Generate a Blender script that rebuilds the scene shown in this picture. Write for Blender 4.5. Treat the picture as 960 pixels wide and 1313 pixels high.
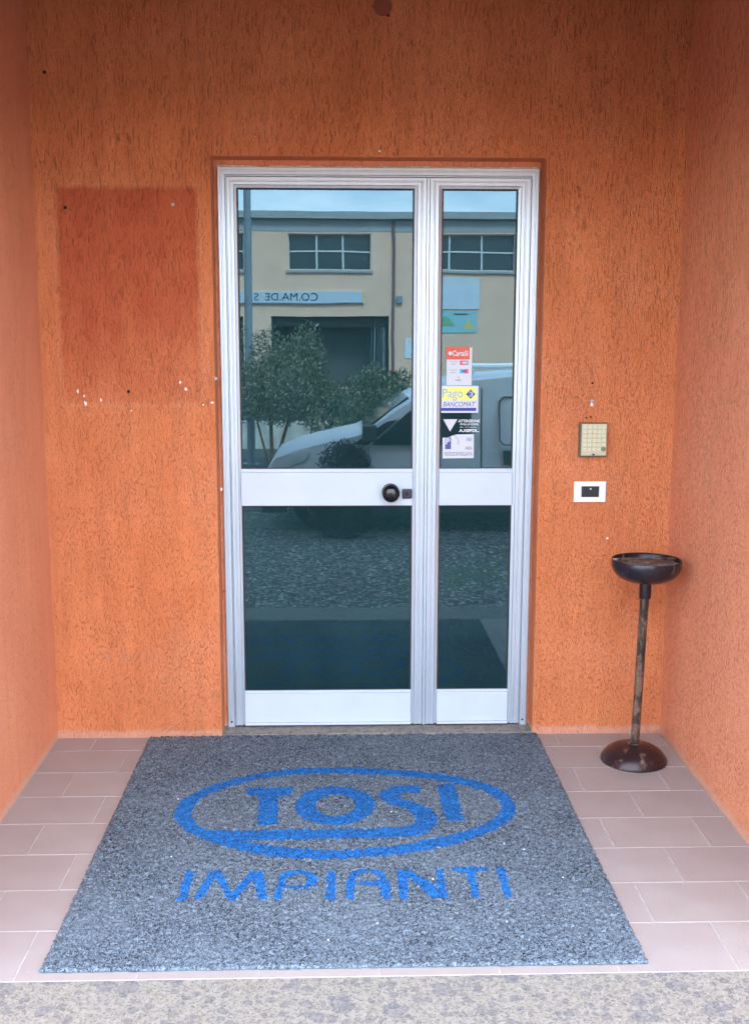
import bpy, bmesh, math, random
import numpy as np
from mathutils import Vector, Matrix
R = math.radians
random.seed(4); rng = np.random.default_rng(7)
S = bpy.context.scene
for o in list(bpy.data.objects): bpy.data.objects.remove(o)
col = S.collection

# ------------------------------------------------------------------ camera
cam_d = bpy.data.cameras.new('camera'); cam = bpy.data.objects.new('camera', cam_d); col.objects.link(cam)
S.camera = cam
PITCH, YAW, ROLL = .1616, .0303, .002
fw = Vector((math.sin(YAW)*math.cos(PITCH), math.cos(YAW)*math.cos(PITCH), -math.sin(PITCH)))
rt = fw.cross(Vector((0, 0, 1))).normalized(); up = rt.cross(fw)
r2 = rt*math.cos(ROLL)+up*math.sin(ROLL); u2 = -rt*math.sin(ROLL)+up*math.cos(ROLL)
cam.matrix_world = Matrix(((r2.x, u2.x, -fw.x, -.143), (r2.y, u2.y, -fw.y, -4.2), (r2.z, u2.z, -fw.z, 1.5852), (0, 0, 0, 1)))
cam_d.sensor_fit = 'VERTICAL'; cam_d.sensor_height = 24
cam_d.lens = 1419.1/1313*24
cam_d.clip_start = .05; cam_d.clip_end = 2000
S.render.resolution_x = 748; S.render.resolution_y = 1024

# ------------------------------------------------------------------ world, sun, exposure
SUN_EL, SUN_AZ = R(48), R(20)      # sun high behind the entrance building
W = bpy.data.worlds.new('World'); S.world = W; W.use_nodes = True
nt = W.node_tree; nt.nodes.clear(); N = nt.nodes.new; L = nt.links.new
out = N('ShaderNodeOutputWorld'); bg = N('ShaderNodeBackground'); bg.inputs[1].default_value = .15
sky = N('ShaderNodeTexSky'); sky.sky_type = 'NISHITA'; sky.sun_disc = False
sky.sun_elevation = SUN_EL; sky.sun_rotation = SUN_AZ; sky.air_density = 1.2; sky.dust_density = 2.0; sky.ozone_density = 1.5
tc = N('ShaderNodeTexCoord'); mp = N('ShaderNodeMapping'); mp.inputs['Scale'].default_value = (2.2, 2.2, 9)
ns = N('ShaderNodeTexNoise'); ns.inputs['Scale'].default_value = 1.6; ns.inputs['Detail'].default_value = 7; ns.inputs['Roughness'].default_value = .6
rmp = N('ShaderNodeMapRange'); rmp.inputs[1].default_value = .42; rmp.inputs[2].default_value = .62; rmp.inputs[3].default_value = .15; rmp.inputs[4].default_value = .95
mx = N('ShaderNodeMix'); mx.data_type = 'RGBA'; mx.inputs[7].default_value = (5.6, 5.95, 6.4, 1)
L(tc.outputs['Generated'], mp.inputs[0]); L(mp.outputs[0], ns.inputs[0]); L(ns.outputs[0], rmp.inputs[0])
L(rmp.outputs[0], mx.inputs[0]); dm = N('ShaderNodeMix'); dm.data_type = 'RGBA'; dm.blend_type = 'MULTIPLY'; dm.inputs[0].default_value = 1; dm.inputs[7].default_value = (.66, .76, .88, 1)
L(sky.outputs[0], dm.inputs[6]); L(dm.outputs[2], mx.inputs[6]); L(mx.outputs[2], bg.inputs[0]); L(bg.outputs[0], out.inputs[0])
sd = bpy.data.lights.new('sun', 'SUN'); sun = bpy.data.objects.new('sun', sd); col.objects.link(sun)
sd.energy = 1.7; sd.angle = R(14); sd.color = (1, .95, .87)
sdir = Vector((math.sin(SUN_AZ)*math.cos(SUN_EL), math.cos(SUN_AZ)*math.cos(SUN_EL), math.sin(SUN_EL)))
sun.rotation_euler = sdir.to_track_quat('Z', 'Y').to_euler()
S.view_settings.view_transform = 'Standard'; S.view_settings.look = 'None'; S.view_settings.gamma = 1
S.view_settings.exposure = 3.5
S.render.engine = 'CYCLES'
S.cycles.max_bounces = 10; S.cycles.diffuse_bounces = 5; S.cycles.glossy_bounces = 5; S.cycles.transparent_max_bounces = 8

# ------------------------------------------------------------------ material helpers
class NT:
    def __init__(s, name):
        s.m = bpy.data.materials.new(name); s.m.use_nodes = True; s.t = s.m.node_tree; s.t.nodes.clear()
        s.o = s.n('ShaderNodeOutputMaterial'); s.b = s.n('ShaderNodeBsdfPrincipled'); s.l(s.b.outputs[0], s.o.inputs[0])
        s.tc = s.n('ShaderNodeTexCoord')
    def n(s, k, **kw):
        x = s.t.nodes.new(k)
        for a, b in kw.items(): setattr(x, a, b)
        return x
    def l(s, a, b): s.t.links.new(a, b)
    def inp(s, x, v):
        if isinstance(v, bpy.types.NodeSocket): s.l(v, x)
        elif isinstance(v, tuple) and len(v) == 3 and x.type == 'RGBA': x.default_value = (*v, 1)
        else: x.default_value = v
    def map(s, scale=(1, 1, 1), loc=(0, 0, 0), src=None):
        x = s.n('ShaderNodeMapping'); x.inputs['Scale'].default_value = scale; x.inputs['Location'].default_value = loc
        s.l(src or s.tc.outputs['Object'], x.inputs[0]); return x.outputs[0]
    def noise(s, vec, scale, detail=4, rough=.55, dist=0):
        x = s.n('ShaderNodeTexNoise'); s.l(vec, x.inputs[0]); x.inputs['Scale'].default_value = scale
        x.inputs['Detail'].default_value = detail; x.inputs['Roughness'].default_value = rough; x.inputs['Distortion'].default_value = dist
        return x.outputs[0]
    def vor(s, vec, scale, feature='F1', rnd=1):
        x = s.n('ShaderNodeTexVoronoi', feature=feature); s.l(vec, x.inputs[0]); x.inputs['Scale'].default_value = scale
        x.inputs['Randomness'].default_value = rnd; return x
    def rng(s, v, a, b, c=0, d=1, smooth=False):
        x = s.n('ShaderNodeMapRange'); s.inp(x.inputs[0], v)
        if smooth: x.interpolation_type = 'SMOOTHSTEP'
        for i, q in zip((1, 2, 3, 4), (a, b, c, d)): s.inp(x.inputs[i], q)
        return x.outputs[0]
    def mix(s, f, a, b, mode='MIX'):
        x = s.n('ShaderNodeMix', data_type='RGBA', blend_type=mode); s.inp(x.inputs[0], f); s.inp(x.inputs[6], a); s.inp(x.inputs[7], b); return x.outputs[2]
    def math(s, op, a, b=0, c=0):
        x = s.n('ShaderNodeMath', operation=op); s.inp(x.inputs[0], a); s.inp(x.inputs[1], b); s.inp(x.inputs[2], c); return x.outputs[0]
    def bump(s, h, dist=.002, strength=1):
        x = s.n('ShaderNodeBump'); s.l(h, x.inputs['Height']); x.inputs['Distance'].default_value = dist; x.inputs['Strength'].default_value = strength
        s.l(x.outputs[0], s.b.inputs['Normal'])
    def set(s, **kw):
        for k, v in kw.items(): s.inp(s.b.inputs[k.replace('_', ' ')], v)
        return s.m

def simple(name, c, rough=.5, metal=0, var=.0, vscale=20, bump=0, bscale=200, spec=.5):
    g = NT(name)
    cc = c
    if var:
        n = g.noise(g.map(), vscale, 5, .6)
        f = g.rng(n, .3, .7)
        cc = g.mix(f, tuple(x*(1-var) for x in c), tuple(min(1, x*(1+var)) for x in c))
    if bump: g.bump(g.noise(g.map(), bscale, 3), bump)
    g.set(Base_Color=cc, Roughness=rough, Metallic=metal)
    g.b.inputs['Specular IOR Level'].default_value = spec
    return g.m

# orange scratched render; base = side walls, back wall adds the ghost of a removed board and chips
def stucco(name, back=False, pale=0):
    g = NT(name)
    sx = g.n('ShaderNodeSeparateXYZ'); g.l(g.tc.outputs['Object'], sx.inputs[0])
    u = g.math('ADD', sx.outputs[0], sx.outputs[1])
    cb = g.n('ShaderNodeCombineXYZ'); g.l(u, cb.inputs[0]); g.l(sx.outputs[2], cb.inputs[1]); g.l(g.math('SUBTRACT', sx.outputs[0], sx.outputs[1]), cb.inputs[2])
    v = cb.outputs[0]
    vs = g.map((1, .16, 1), src=v)
    n1 = g.noise(vs, 150, 3, .5, .7)
    vs2 = g.map((1, .42, 1), (3, 7, 1), src=v)
    n2 = g.noise(vs2, 170, 3, .6, .6)
    big = g.noise(g.map((1, .7, 1), src=v), 3.0, 5, .6)
    mid = g.noise(v, 190, 4, .65, .6)
    hi = g.rng(sx.outputs[2], 0.9, 2.1)            # scratches were dragged longer and steeper higher up the wall
    groove1 = g.rng(n1, .41, .345, 0, 1); groove2 = g.rng(n2, .415, .36, 0, 1)
    gr = g.math('ADD', g.math('MULTIPLY', groove1, g.rng(hi, 0, 1, .25, 1)), g.math('MULTIPLY', groove2, g.rng(hi, 0, 1, .85, .25)))
    gr = g.math('MINIMUM', gr, 1.0)
    dens = g.rng(g.noise(v, 7, 3, .5), .35, .62, .45, 1)
    gr = g.math('MULTIPLY', gr, dens)
    grain = g.noise(v, 260, 3, .7)
    grain2 = g.noise(v, 90, 3, .55)
    c = g.mix(g.rng(big, .3, .7), (.62, .152, .042), (.77, .236, .086))
    streak = g.noise(g.map((1, .12, 1), (0, 2, 0), src=v), 16, 4, .6)
    c = g.mix(g.rng(streak, .38, .62, 0, .5), c, (.50, .125, .040))
    c = g.mix(g.rng(grain, .35, .7, 0, .35), c, (.86, .40, .20))
    c = g.mix(g.rng(mid, .48, .36, 0, .32), c, (.30, .10, .04))
    if pale: c = g.mix(pale, c, (.90, .37, .22))      # side walls coloured lighter to stand in for light from the opening
    # lime bloom, sparse pale specks
    bl = g.math('MULTIPLY', g.rng(g.noise(v, 2.3, 3, .5), .50, .62), g.rng(g.noise(v, 210, 2, .5), .56, .66))
    c = g.mix(g.math('MULTIPLY', bl, .28), c, (.82, .62, .48))
    if back:
        def box(x0, x1, z0, z1, e=.004):
            w = g.math('ADD', u, g.math('MULTIPLY', g.math('SUBTRACT', g.noise(v, 30, 3), .5), .012))
            z = g.math('ADD', sx.outputs[2], g.math('MULTIPLY', g.math('SUBTRACT', g.noise(v, 26, 3), .5), .012))
            a = g.math('MULTIPLY', g.rng(w, x0-e, x0+e), g.rng(w, x1+e, x1-e))
            b = g.math('MULTIPLY', g.rng(z, z0-e, z0+e), g.rng(z, z1+e, z1-e))
            return g.math('MULTIPLY', a, b)
        inner = box(-1.182, -.668, 1.318, 2.105, .011)
        rim = g.math('SUBTRACT', box(-1.195, -.655, 1.304, 2.118, .004), inner)
        stain = g.math('MULTIPLY', g.math('MAXIMUM', g.math('MULTIPLY', box(-.855, -.815, 1.83, 2.09, .03), 1.0), g.math('MULTIPLY', box(-.985, -.955, 1.56, 1.80, .03), .9)), g.rng(g.noise(g.map((1, .3, 1), src=v), 60, 4, .6), .35, .6))
        c = g.mix(g.math('MULTIPLY', stain, .45), c, (.24, .05, .03))
        fade = g.rng(g.noise(g.map((1, .5, 1), src=v), 5, 4, .6), .32, .6, .55, 1)
        fadez = g.rng(sx.outputs[2], 1.30, 1.62, .3, 1)      # the board's ghost is weaker at its weathered bottom edge
        c = g.mix(g.math('MULTIPLY', g.math('MULTIPLY', inner, fade), g.math('MULTIPLY', fadez, .9)), c, (.47, .088, .034))
        c = g.mix(g.math('MULTIPLY', rim, g.rng(g.noise(v, 12, 3), .4, .6, .05, .28)), c, (.74, .36, .2))
        scar = g.math('MULTIPLY', box(-1.15, -.86, .318, .345, .006), g.rng(g.noise(v, 24, 3), .42, .6))
        c = g.mix(g.math('MULTIPLY', scar, .55), c, (.5, .2, .13))
    foot = g.rng(g.math('ADD', sx.outputs[2], g.math('MULTIPLY', g.noise(v, 14, 3), .03)), .052, .036)
    c = g.mix(g.math('MULTIPLY', foot, .5), c, (.66, .40, .30))
    c = g.mix(g.math('MULTIPLY', gr, g.rng(hi, 0, 1, .14, .42)), c, (.17, .062, .03))
    h = g.math('ADD', g.math('MULTIPLY', gr, -1.0), g.math('ADD', g.math('MULTIPLY', grain, .35), g.math('ADD', g.math('MULTIPLY', grain2, .55), g.math('MULTIPLY', mid, .8))))
    g.bump(h, .0052, 1.0)
    g.set(Base_Color=c, Roughness=g.rng(grain, .3, .7, .5, .72))
    g.b.inputs['Specular IOR Level'].default_value = .25
    return g.m
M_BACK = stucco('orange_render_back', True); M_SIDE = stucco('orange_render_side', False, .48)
M_MORTAR = simple('pale_mortar', (.55, .42, .34), .9, 0, .35, 60, .002, 150)

def tile_mat():
    g = NT('porcelain_tile')
    v = g.map()
    oi = g.n('ShaderNodeObjectInfo')
    f = g.noise(v, 260, 3, .7); big = g.noise(v, 9, 4, .6)
    c = g.mix(g.rng(f, .3, .7), (.265, .215, .19), (.345, .288, .262))
    c = g.mix(g.rng(big, .35, .7, 0, .28), c, (.44, .39, .365))
    c = g.mix(g.math('MULTIPLY', oi.outputs['Random'], .4), c, (.27, .215, .205))
    scuff = g.math('MULTIPLY', g.rng(g.noise(g.map((1, 3, 1)), 26, 4, .6), .64, .72), .35)
    c = g.mix(scuff, c, (.45, .4, .39))
    g.bump(f, .0006, .5)
    return g.set(Base_Color=c, Roughness=g.rng(big, .3, .7, .48, .66))
M_TILE = tile_mat()
M_GROUT = simple('grout', (.40, .355, .34), .9, 0, .2, 40)

def granite():
    g = NT('terrazzo_step')
    v = g.map()
    vd = g.n('ShaderNodeVectorMath', operation='ADD'); g.l(v, vd.inputs[0])
    nn = g.n('ShaderNodeTexNoise'); g.l(v, nn.inputs[0]); nn.inputs['Scale'].default_value = 38; nn.inputs['Detail'].default_value = 5
    sc = g.n('ShaderNodeVectorMath', operation='SCALE'); g.l(nn.outputs[1], sc.inputs[0]); sc.inputs['Scale'].default_value = .028
    g.l(sc.outputs[0], vd.inputs[1]); w = vd.outputs[0]
    base = g.mix(g.rng(g.noise(v, 60, 5, .7), .3, .7), (.19, .165, .13), (.30, .27, .225))
    c = base
    for scale, lo, keep, colr, loc in ((17, .50, .70, (.085, .085, .095), (0, 0, 0)), (34, .46, .62, (.07, .07, .078), (4, 2, 0)), (75, .44, .60, (.07, .065, .065), (9, 1, 3)), (150, .4, .55, (.06, .055, .055), (2, 8, 3))):
        mm = g.n('ShaderNodeMapping'); g.l(w, mm.inputs[0]); mm.inputs['Location'].default_value = loc
        vo = g.vor(mm.outputs[0], scale); sp = g.n('ShaderNodeSeparateColor'); g.l(vo.outputs['Color'], sp.inputs[0])
        k = g.math('MULTIPLY', g.rng(vo.outputs['Distance'], lo, lo-.06), g.math('GREATER_THAN', sp.outputs[0], keep))
        rim_ = g.rng(vo.outputs['Distance'], lo-.14, lo-.04, .55, 1)
        inner = g.mix(g.rng(g.noise(v, 120, 4, .7), .35, .65), colr, tuple(x*1.9 for x in colr))
        c = g.mix(g.math('MULTIPLY', k, g.math('MULTIPLY', rim_, .85)), c, inner)
    sp2 = g.rng(g.noise(v, 150, 3, .6), .57, .60)
    c = g.mix(g.math('MULTIPLY', sp2, .75), c, (.10, .09, .085))
    g.bump(g.noise(v, 180, 4), .001, .6)
    return g.set(Base_Color=c, Roughness=.7)
M_GRANITE = granite()

def alu():
    g = NT('anodised_aluminium')
    v = g.map((1, 1, .05))
    st = g.noise(v, 60, 2, .5); bl = g.noise(g.map(), 5, 3, .5)
    c = g.mix(g.rng(st, .3, .7), (.48, .53, .585), (.52, .575, .63))
    c = g.mix(g.rng(bl, .45, .7, 0, .35), c, (.45, .49, .54))
    return g.set(Base_Color=c, Roughness=.34, Metallic=.5)
M_ALU = alu()
M_WHITE = simple('white_painted_aluminium', (.50, .55, .60), .32, 0, .03, 8, .0002, 300)
M_GASKET = simple('black_rubber', (.012, .013, .014), .6)
M_BLACKP = simple('black_gloss_plastic', (.008, .008, .01), .18)
M_BLACKM = simple('black_matt_plastic', (.014, .015, .018), .42)

def glass():
    g = NT('tinted_reflective_glass')
    for k in (g.b,): g.t.nodes.remove(k)
    gl = g.n('ShaderNodeBsdfGlossy'); gl.inputs['Roughness'].default_value = .003
    gl.inputs['Color'].default_value = (.054, .076, .092, 1)
    w = g.noise(g.map(), 2.2, 2, .4); bp = g.n('ShaderNodeBump'); g.l(w, bp.inputs['Height']); bp.inputs['Distance'].default_value = .00025
    g.l(bp.outputs[0], gl.inputs['Normal'])
    tr = g.n('ShaderNodeBsdfTransparent'); tr.inputs[0].default_value = (.12, .30, .28, 1)
    ad = g.n('ShaderNodeAddShader'); g.l(gl.outputs[0], ad.inputs[0]); g.l(tr.outputs[0], ad.inputs[1])
    df = g.n('ShaderNodeBsdfDiffuse'); df.inputs[0].default_value = (.10, .30, .33, 1)
    teal_haze = g.rng(g.noise(g.map(), 6, 6, .7), .35, .8, .055, .10)  # teal haze painted on the panes as interior glow, lifting their blacks
    ms = g.n('ShaderNodeMixShader'); g.l(teal_haze, ms.inputs[0]); g.l(ad.outputs[0], ms.inputs[1]); g.l(df.outputs[0], ms.inputs[2])
    g.l(ms.outputs[0], g.o.inputs[0]); return g.m
M_GLASS = glass()

def matfibre(name, dark, light, tint):
    g = NT(name); v = g.map()
    n = g.noise(v, 165, 2, .5, 1.4); n2 = g.noise(v, 80, 3, .6); big = g.noise(v, 4, 3, .5)
    c = g.mix(g.rng(n, .42, .60), dark, light)
    c = g.mix(g.rng(n2, .40, .66, 0, .7), c, tint)
    c = g.mix(g.rng(n, .46, .40, 0, .9), c, (.002, .003, .006))
    c = g.mix(g.rng(big, .4, .65, 0, .15), c, light)
    return g.set(Base_Color=c, Roughness=.85)
M_MATG = matfibre('grey_blue_coil', (.006, .010, .016), (.20, .245, .285), (.08, .108, .14))
M_MATB = matfibre('blue_coil', (.001, .055, .22), (.005, .16, .44), (.002, .10, .34))
M_MATBACK = simple('mat_backing', (.05, .13, .16), .7)

def rust(name, base, amt):
    g = NT(name); v = g.map((1, 1, .5))
    n = g.noise(v, 34, 6, .65, .5); n2 = g.noise(g.map(), 120, 4, .6)
    r = g.mix(g.rng(n2, .3, .7), (.08, .034, .022), (.22, .13, .085))
    f = g.rng(n, amt, amt+.10)
    c = g.mix(f, base, r)
    g.bump(n, .0015, .5)
    return g.set(Base_Color=c, Roughness=g.rng(f, 0, 1, .30, .75), Metallic=g.rng(f, 0, 1, .35, .1))
M_IRON = rust('dark_blue_black_enamel', (.022, .018, .026), .57)
M_IRONBASE = rust('dark_brown_enamel', (.034, .017, .018), .57)
M_POLE = rust('rusted_tube', (.040, .028, .024), .44)
M_ASH = simple('ash_and_rust', (.16, .11, .085), .95, 0, .5, 60, .004, 90)

# ------------------------------------------------------------------ object helpers
def link(o, parent=None):
    col.objects.link(o)
    if parent is not None: o.parent = parent
    return o
def tag(o, label=None, cat=None, group=None, kind=None):
    for k, v in (('label', label), ('category', cat), ('group', group), ('kind', kind)):
        if v: o[k] = v
    return o
def empty(name, loc=(0, 0, 0), rz=0):
    o = bpy.data.objects.new(name, None); o.location = loc; o.rotation_euler = (0, 0, rz); o.empty_display_size = .1; return link(o)
class MB:
    def __init__(s): s.v = []; s.f = []; s.mi = []
    def add(s, vs, fs, mi=0):
        k = len(s.v); s.v += [tuple(x) for x in vs]; s.f += [tuple(i+k for i in f) for f in fs]; s.mi += [mi]*len(fs); return s
    def box(s, x0, x1, y0, y1, z0, z1, mi=0):
        return s.add([(x0,y0,z0),(x1,y0,z0),(x1,y1,z0),(x0,y1,z0),(x0,y0,z1),(x1,y0,z1),(x1,y1,z1),(x0,y1,z1)],
                     [(0,3,2,1),(4,5,6,7),(0,1,5,4),(1,2,6,5),(2,3,7,6),(3,0,4,7)], mi)
    def lathe(s, prof, c=(0, 0, 0), n=40, mi=0):
        vs = []; fs = []
        for r, z in prof:
            for i in range(n):
                a = 2*math.pi*i/n; vs.append((c[0]+r*math.cos(a), c[1]+r*math.sin(a), c[2]+z))
        for j in range(len(prof)-1):
            for i in range(n):
                fs.append((j*n+i, j*n+(i+1) % n, (j+1)*n+(i+1) % n, (j+1)*n+i))
        if prof[0][0] > 1e-5: fs.append(tuple(range(n-1, -1, -1)))
        if prof[-1][0] > 1e-5: fs.append(tuple((len(prof)-1)*n+i for i in range(n)))
        return s.add(vs, fs, mi)
    def tube(s, p, q, r0, r1, n=10, mi=0):
        p = Vector(p); q = Vector(q); d = (q-p).normalized()
        a = d.orthogonal().normalized(); b = d.cross(a)
        vs = [p+(a*math.cos(t)+b*math.sin(t))*r0 for t in [2*math.pi*i/n for i in range(n)]] + [q+(a*math.cos(t)+b*math.sin(t))*r1 for t in [2*math.pi*i/n for i in range(n)]]
        fs = [(i, (i+1) % n, n+(i+1) % n, n+i) for i in range(n)]+[tuple(range(n-1, -1, -1)), tuple(range(n, 2*n))]
        return s.add(vs, fs, mi)
    def prism(s, poly, axis, a, b, mi=0):       # polygon extruded along axis
        n = len(poly)
        def P(u, v, w): return {'y': (u, w, v), 'z': (u, v, w), 'x': (w, u, v)}[axis]
        vs = [P(u, v, a) for u, v in poly]+[P(u, v, b) for u, v in poly]
        return s.add(vs, [tuple(range(n-1, -1, -1)), tuple(range(n, 2*n))]+[(i, (i+1) % n, n+(i+1) % n, n+i) for i in range(n)], mi)
    def build(s, name, mats, parent=None, smooth=False, bevel=0, seg=2, clean=True):
        me = bpy.data.meshes.new(name); me.from_pydata(s.v, [], s.f)
        mats = mats if isinstance(mats, (list, tuple)) else [mats]
        for m in mats: me.materials.append(m)
        me.polygons.foreach_set('material_index', s.mi)
        bm = bmesh.new(); bm.from_mesh(me)
        if clean: bmesh.ops.recalc_face_normals(bm, faces=bm.faces)
        if bevel:
            es = [e for e in bm.edges if len(e.link_faces) == 2 and e.calc_face_angle(0) > .5]
            bmesh.ops.bevel(bm, geom=es, offset=bevel, segments=seg, profile=.6, affect='EDGES', clamp_overlap=True)
        bm.to_mesh(me); bm.free()
        if smooth:
            me.polygons.foreach_set('use_smooth', [True]*len(me.polygons))
            me.set_sharp_from_angle(angle=R(38))
        o = bpy.data.objects.new(name, me); return link(o, parent)
def box(name, b, mat, parent=None, bevel=0, **k): return MB().box(*b).build(name, mat, parent, bevel=bevel, **k)

def text(name, body, x, z, y, size, mat, parent=None, extrude=.0003, bold=0, shear=0, align='CENTER', facing=-1, sx=1, spacing=1):
    cu = bpy.data.curves.new(name, 'FONT'); cu.body = body; cu.size = size; cu.extrude = extrude; cu.offset = bold; cu.shear = shear
    cu.align_x = align; cu.align_y = 'CENTER'; cu.space_character = spacing; cu.resolution_u = 3
    t = bpy.data.objects.new(name+'_tmp', cu); col.objects.link(t)
    dg = bpy.context.evaluated_depsgraph_get(); dg.update()
    me = bpy.data.meshes.new_from_object(t.evaluated_get(dg)); bpy.data.objects.remove(t)
    me.name = name; me.materials.clear(); me.materials.append(mat)
    rotm = Matrix.Rotation(R(90), 4, 'X')
    if facing > 0: rotm = Matrix.Rotation(R(180), 4, 'Z') @ rotm
    me.transform(Matrix.Translation((x, y, z)) @ rotm @ Matrix.Diagonal((sx, 1, 1, 1)))
    o = bpy.data.objects.new(name, me); return link(o, parent)

# ================================================================== BUILDING ROUND THE PORCH
XL, XR = -1.2594, 1.128
bld = tag(empty('entrance_building', (0, 0, 0)), 'orange rendered building whose recessed porch walls frame the glass door', 'building')
# subdivided walls (real relief comes from bump, chips are geometry)
OL, OR_, OT = -.615, .614, 2.215
w = MB().prism([(XL-.05, -.3), (OL, -.3), (OL, OT), (OR_, OT), (OR_, -.3), (XR+.05, -.3), (XR+.05, 3.6), (XL-.05, 3.6)], 'y', 0, .30)
w.build('back_wall', M_BACK, bld, bevel=.006)
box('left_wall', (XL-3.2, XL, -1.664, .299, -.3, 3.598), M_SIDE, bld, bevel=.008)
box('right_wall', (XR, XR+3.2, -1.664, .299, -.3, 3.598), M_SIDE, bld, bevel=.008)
box('ceiling', (XL+.001, XR-.001, -1.47, -.002, 2.775, 3.59), simple('low_bounce_dark', (.07, .045, .03), .8, 0, .3, 12), bld)  # unseen ceiling, its colour set dark to cut bounce on the upper walls
box('roof', (XL-3.3, XR+3.3, -1.95, 4.2, 6.60, 6.75), M_MORTAR, bld)
box('added_shade_storey', (XL-3.2, XR+3.2, -1.66, 4.1, 3.602, 6.598), M_SIDE, bld)  # unseen storey, added with the raised roof to shade the yard
box('added_shade_beam', (XL+.001, XR-.001, -1.662, -1.475, 2.365, 3.597), M_SIDE, bld)  # unseen beam added across the porch mouth to darken the upper walls
M_HALL = simple('hall_paint', (.35, .33, .30), .9)
h = MB(); h.box(-1.6, 1.6, 3.9, 4.0, -.1, 2.8); h.box(-1.7, -1.6, .3, 4, -.1, 2.8); h.box(1.6, 1.7, .3, 4, -.1, 2.8); h.box(-1.7, 1.7, .3, 4, 2.8, 2.9)
h.build('hall_wall', M_HALL, bld)
box('hall_floor', (-1.7, 1.7, .13, 4.0, -.1, .015), simple('hall_floor', (.2, .17, .15), .5), bld)
# mortar left round the frame in the opening
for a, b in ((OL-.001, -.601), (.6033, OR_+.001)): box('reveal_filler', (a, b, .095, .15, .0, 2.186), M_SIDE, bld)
mm = MB()
zs = 2.196
for i in range(24):
    a = -.606+i*.0503; b = a+.0503
    mm.box(a+.0002, b, .084+random.uniform(0, .003), .15, 2.1895, 2.1965-random.uniform(.000, .004))
mm.build('mortar_bead', M_MORTAR, bld)
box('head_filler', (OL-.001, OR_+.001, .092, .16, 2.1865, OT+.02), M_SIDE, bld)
# drill holes, plug, chips, round blanking cap
def disc(name, x, z, r, mat, y=-.0012, n=14, jag=0, sx=1, sz=1):
    pts = []
    for i in range(n):
        a = 2*math.pi*i/n; k = r*(1+random.uniform(-jag, jag)); pts.append((x+k*math.cos(a)*sx, z+k*math.sin(a)*sz))
    return MB().prism(pts, 'y', y, .004).build(name, mat, bld)
M_HOLE = simple('hole_dark', (.006, .004, .003), .9); M_CHIP = simple('bare_plaster', (.72, .66, .60), .9, 0, .3, 300)
M_PLUG = simple('grey_plug', (.35, .37, .38), .6)
for x, z, r in ((-1.146, 2.03, .006), (-.939, 1.361, .006), (.81, 1.394, .0045), (.808, 1.265, .004), (-1.2, 2.50, .006), (.03, 2.705, .006), (-.02, 2.735, .006), (.79, 1.262, .0035)):
    disc('drill_hole', x, z, r, M_HOLE)
disc('wall_plug', -.755, 2.043, .006, M_PLUG); disc('wall_plug', .81, 1.327, .006, M_PLUG, jag=.3)
disc('wall_plug', -.612, 1.41, .006, M_PLUG, jag=.3)
for x, z, r, sz in ((-1.101, 1.317, .0048, 1.9), (-1.043, 1.330, .004, 1.6), (-1.128, 1.362, .004, 2.), (-1.105, 1.345, .0035, 1.3), (-.745, 1.396, .004, 1.6), (-.725, 1.37, .004, 1.5), (.81, 1.312, .005, 1.5),
                (.888, .795, .0045, 1), (-.627, 1.32, .006, .8), (-.66, 1.312, .004, .7), (.001, 2.236, .004, 1), (-.60, .99, .0035, 1.6), (-.93, 1.29, .003, 1)):
    disc('plaster_chip', x, z, r, M_CHIP, jag=.4, sz=sz, n=9)
M_CAP = simple('dark_red_cap', (.26, .06, .03), .7)
disc('blanking_cap', .01, 2.735, .034, M_CAP, y=-.004, n=24)

# ================================================================== FLOOR
fl = tag(box('porch_floor', (XL, XR, -1.6655, 0, -.3, -.0012), M_GROUT), kind='structure')
yj = [0, -.138, -.350, -.563, -.776, -.992, -1.212, -1.433, -1.665]
PX = .302; ge = -1.108; go = -.957
for r_ in range(8):
    off = ge if r_ % 2 == 0 else go
    k = math.floor((XL-off)/PX); x = off+k*PX
    while x < XR-.002:
        x0 = max(x+.0016, XL+.001); x1 = min(x+PX-.0016, XR-.001)
        if x1-x0 > .01:
            y1 = yj[r_]-.0016; y0 = yj[r_+1]+(.0016 if r_ < 7 else 0)
            dz = random.uniform(-.0004, .0004)
            t = MB().box(-(x1-x0)/2, (x1-x0)/2, -(y1-y0)/2, (y1-y0)/2, -.004, 0).build('tile', M_TILE, fl, bevel=.0012, seg=1)
            t.location = ((x0+x1)/2, (y0+y1)/2, dz)
        x += PX
gs = tag(MB().box(XL-.9, XR+.9, -1.965, -1.6659, -.299, -.0015).build('step', M_GRANITE, bevel=.001), kind='structure')
th = box('threshold', (-.615, .614, -.0, .16, -.02, .010), M_GRANITE, bld, bevel=.002)

# ================================================================== DOOR
door = tag(empty('glazed_door', (0, .08, .01)), 'aluminium framed glass entrance door with white rails, black knob and narrow side leaf', 'door')
def dl(o): o.location = (0, -.08, -.01); return o    # parts are modelled in world metres
def ring(rect, prof, name, mat, parent, open_bottom=False):
    x0, x1, z0, z1 = rect; vs = []; fs = []; n = len(prof)
    for ins, y in prof:
        zb = z0 if open_bottom else z0+ins
        vs += [(x0+ins, y, zb), (x0+ins, y, z1-ins), (x1-ins, y, z1-ins), (x1-ins, y, zb)]
    for j in range(n-1):
        for i in range(3 if open_bottom else 4):
            a = j*4+i; b = j*4+(i+1) % 4; fs.append((a, b, b+4, a+4))
    if open_bottom:
        fs += [tuple(j*4 for j in range(n)), tuple(j*4+3 for j in range(n-1, -1, -1))]
    return dl(MB().add(vs, fs).build(name, mat, parent, clean=True))
YF = .082
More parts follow.
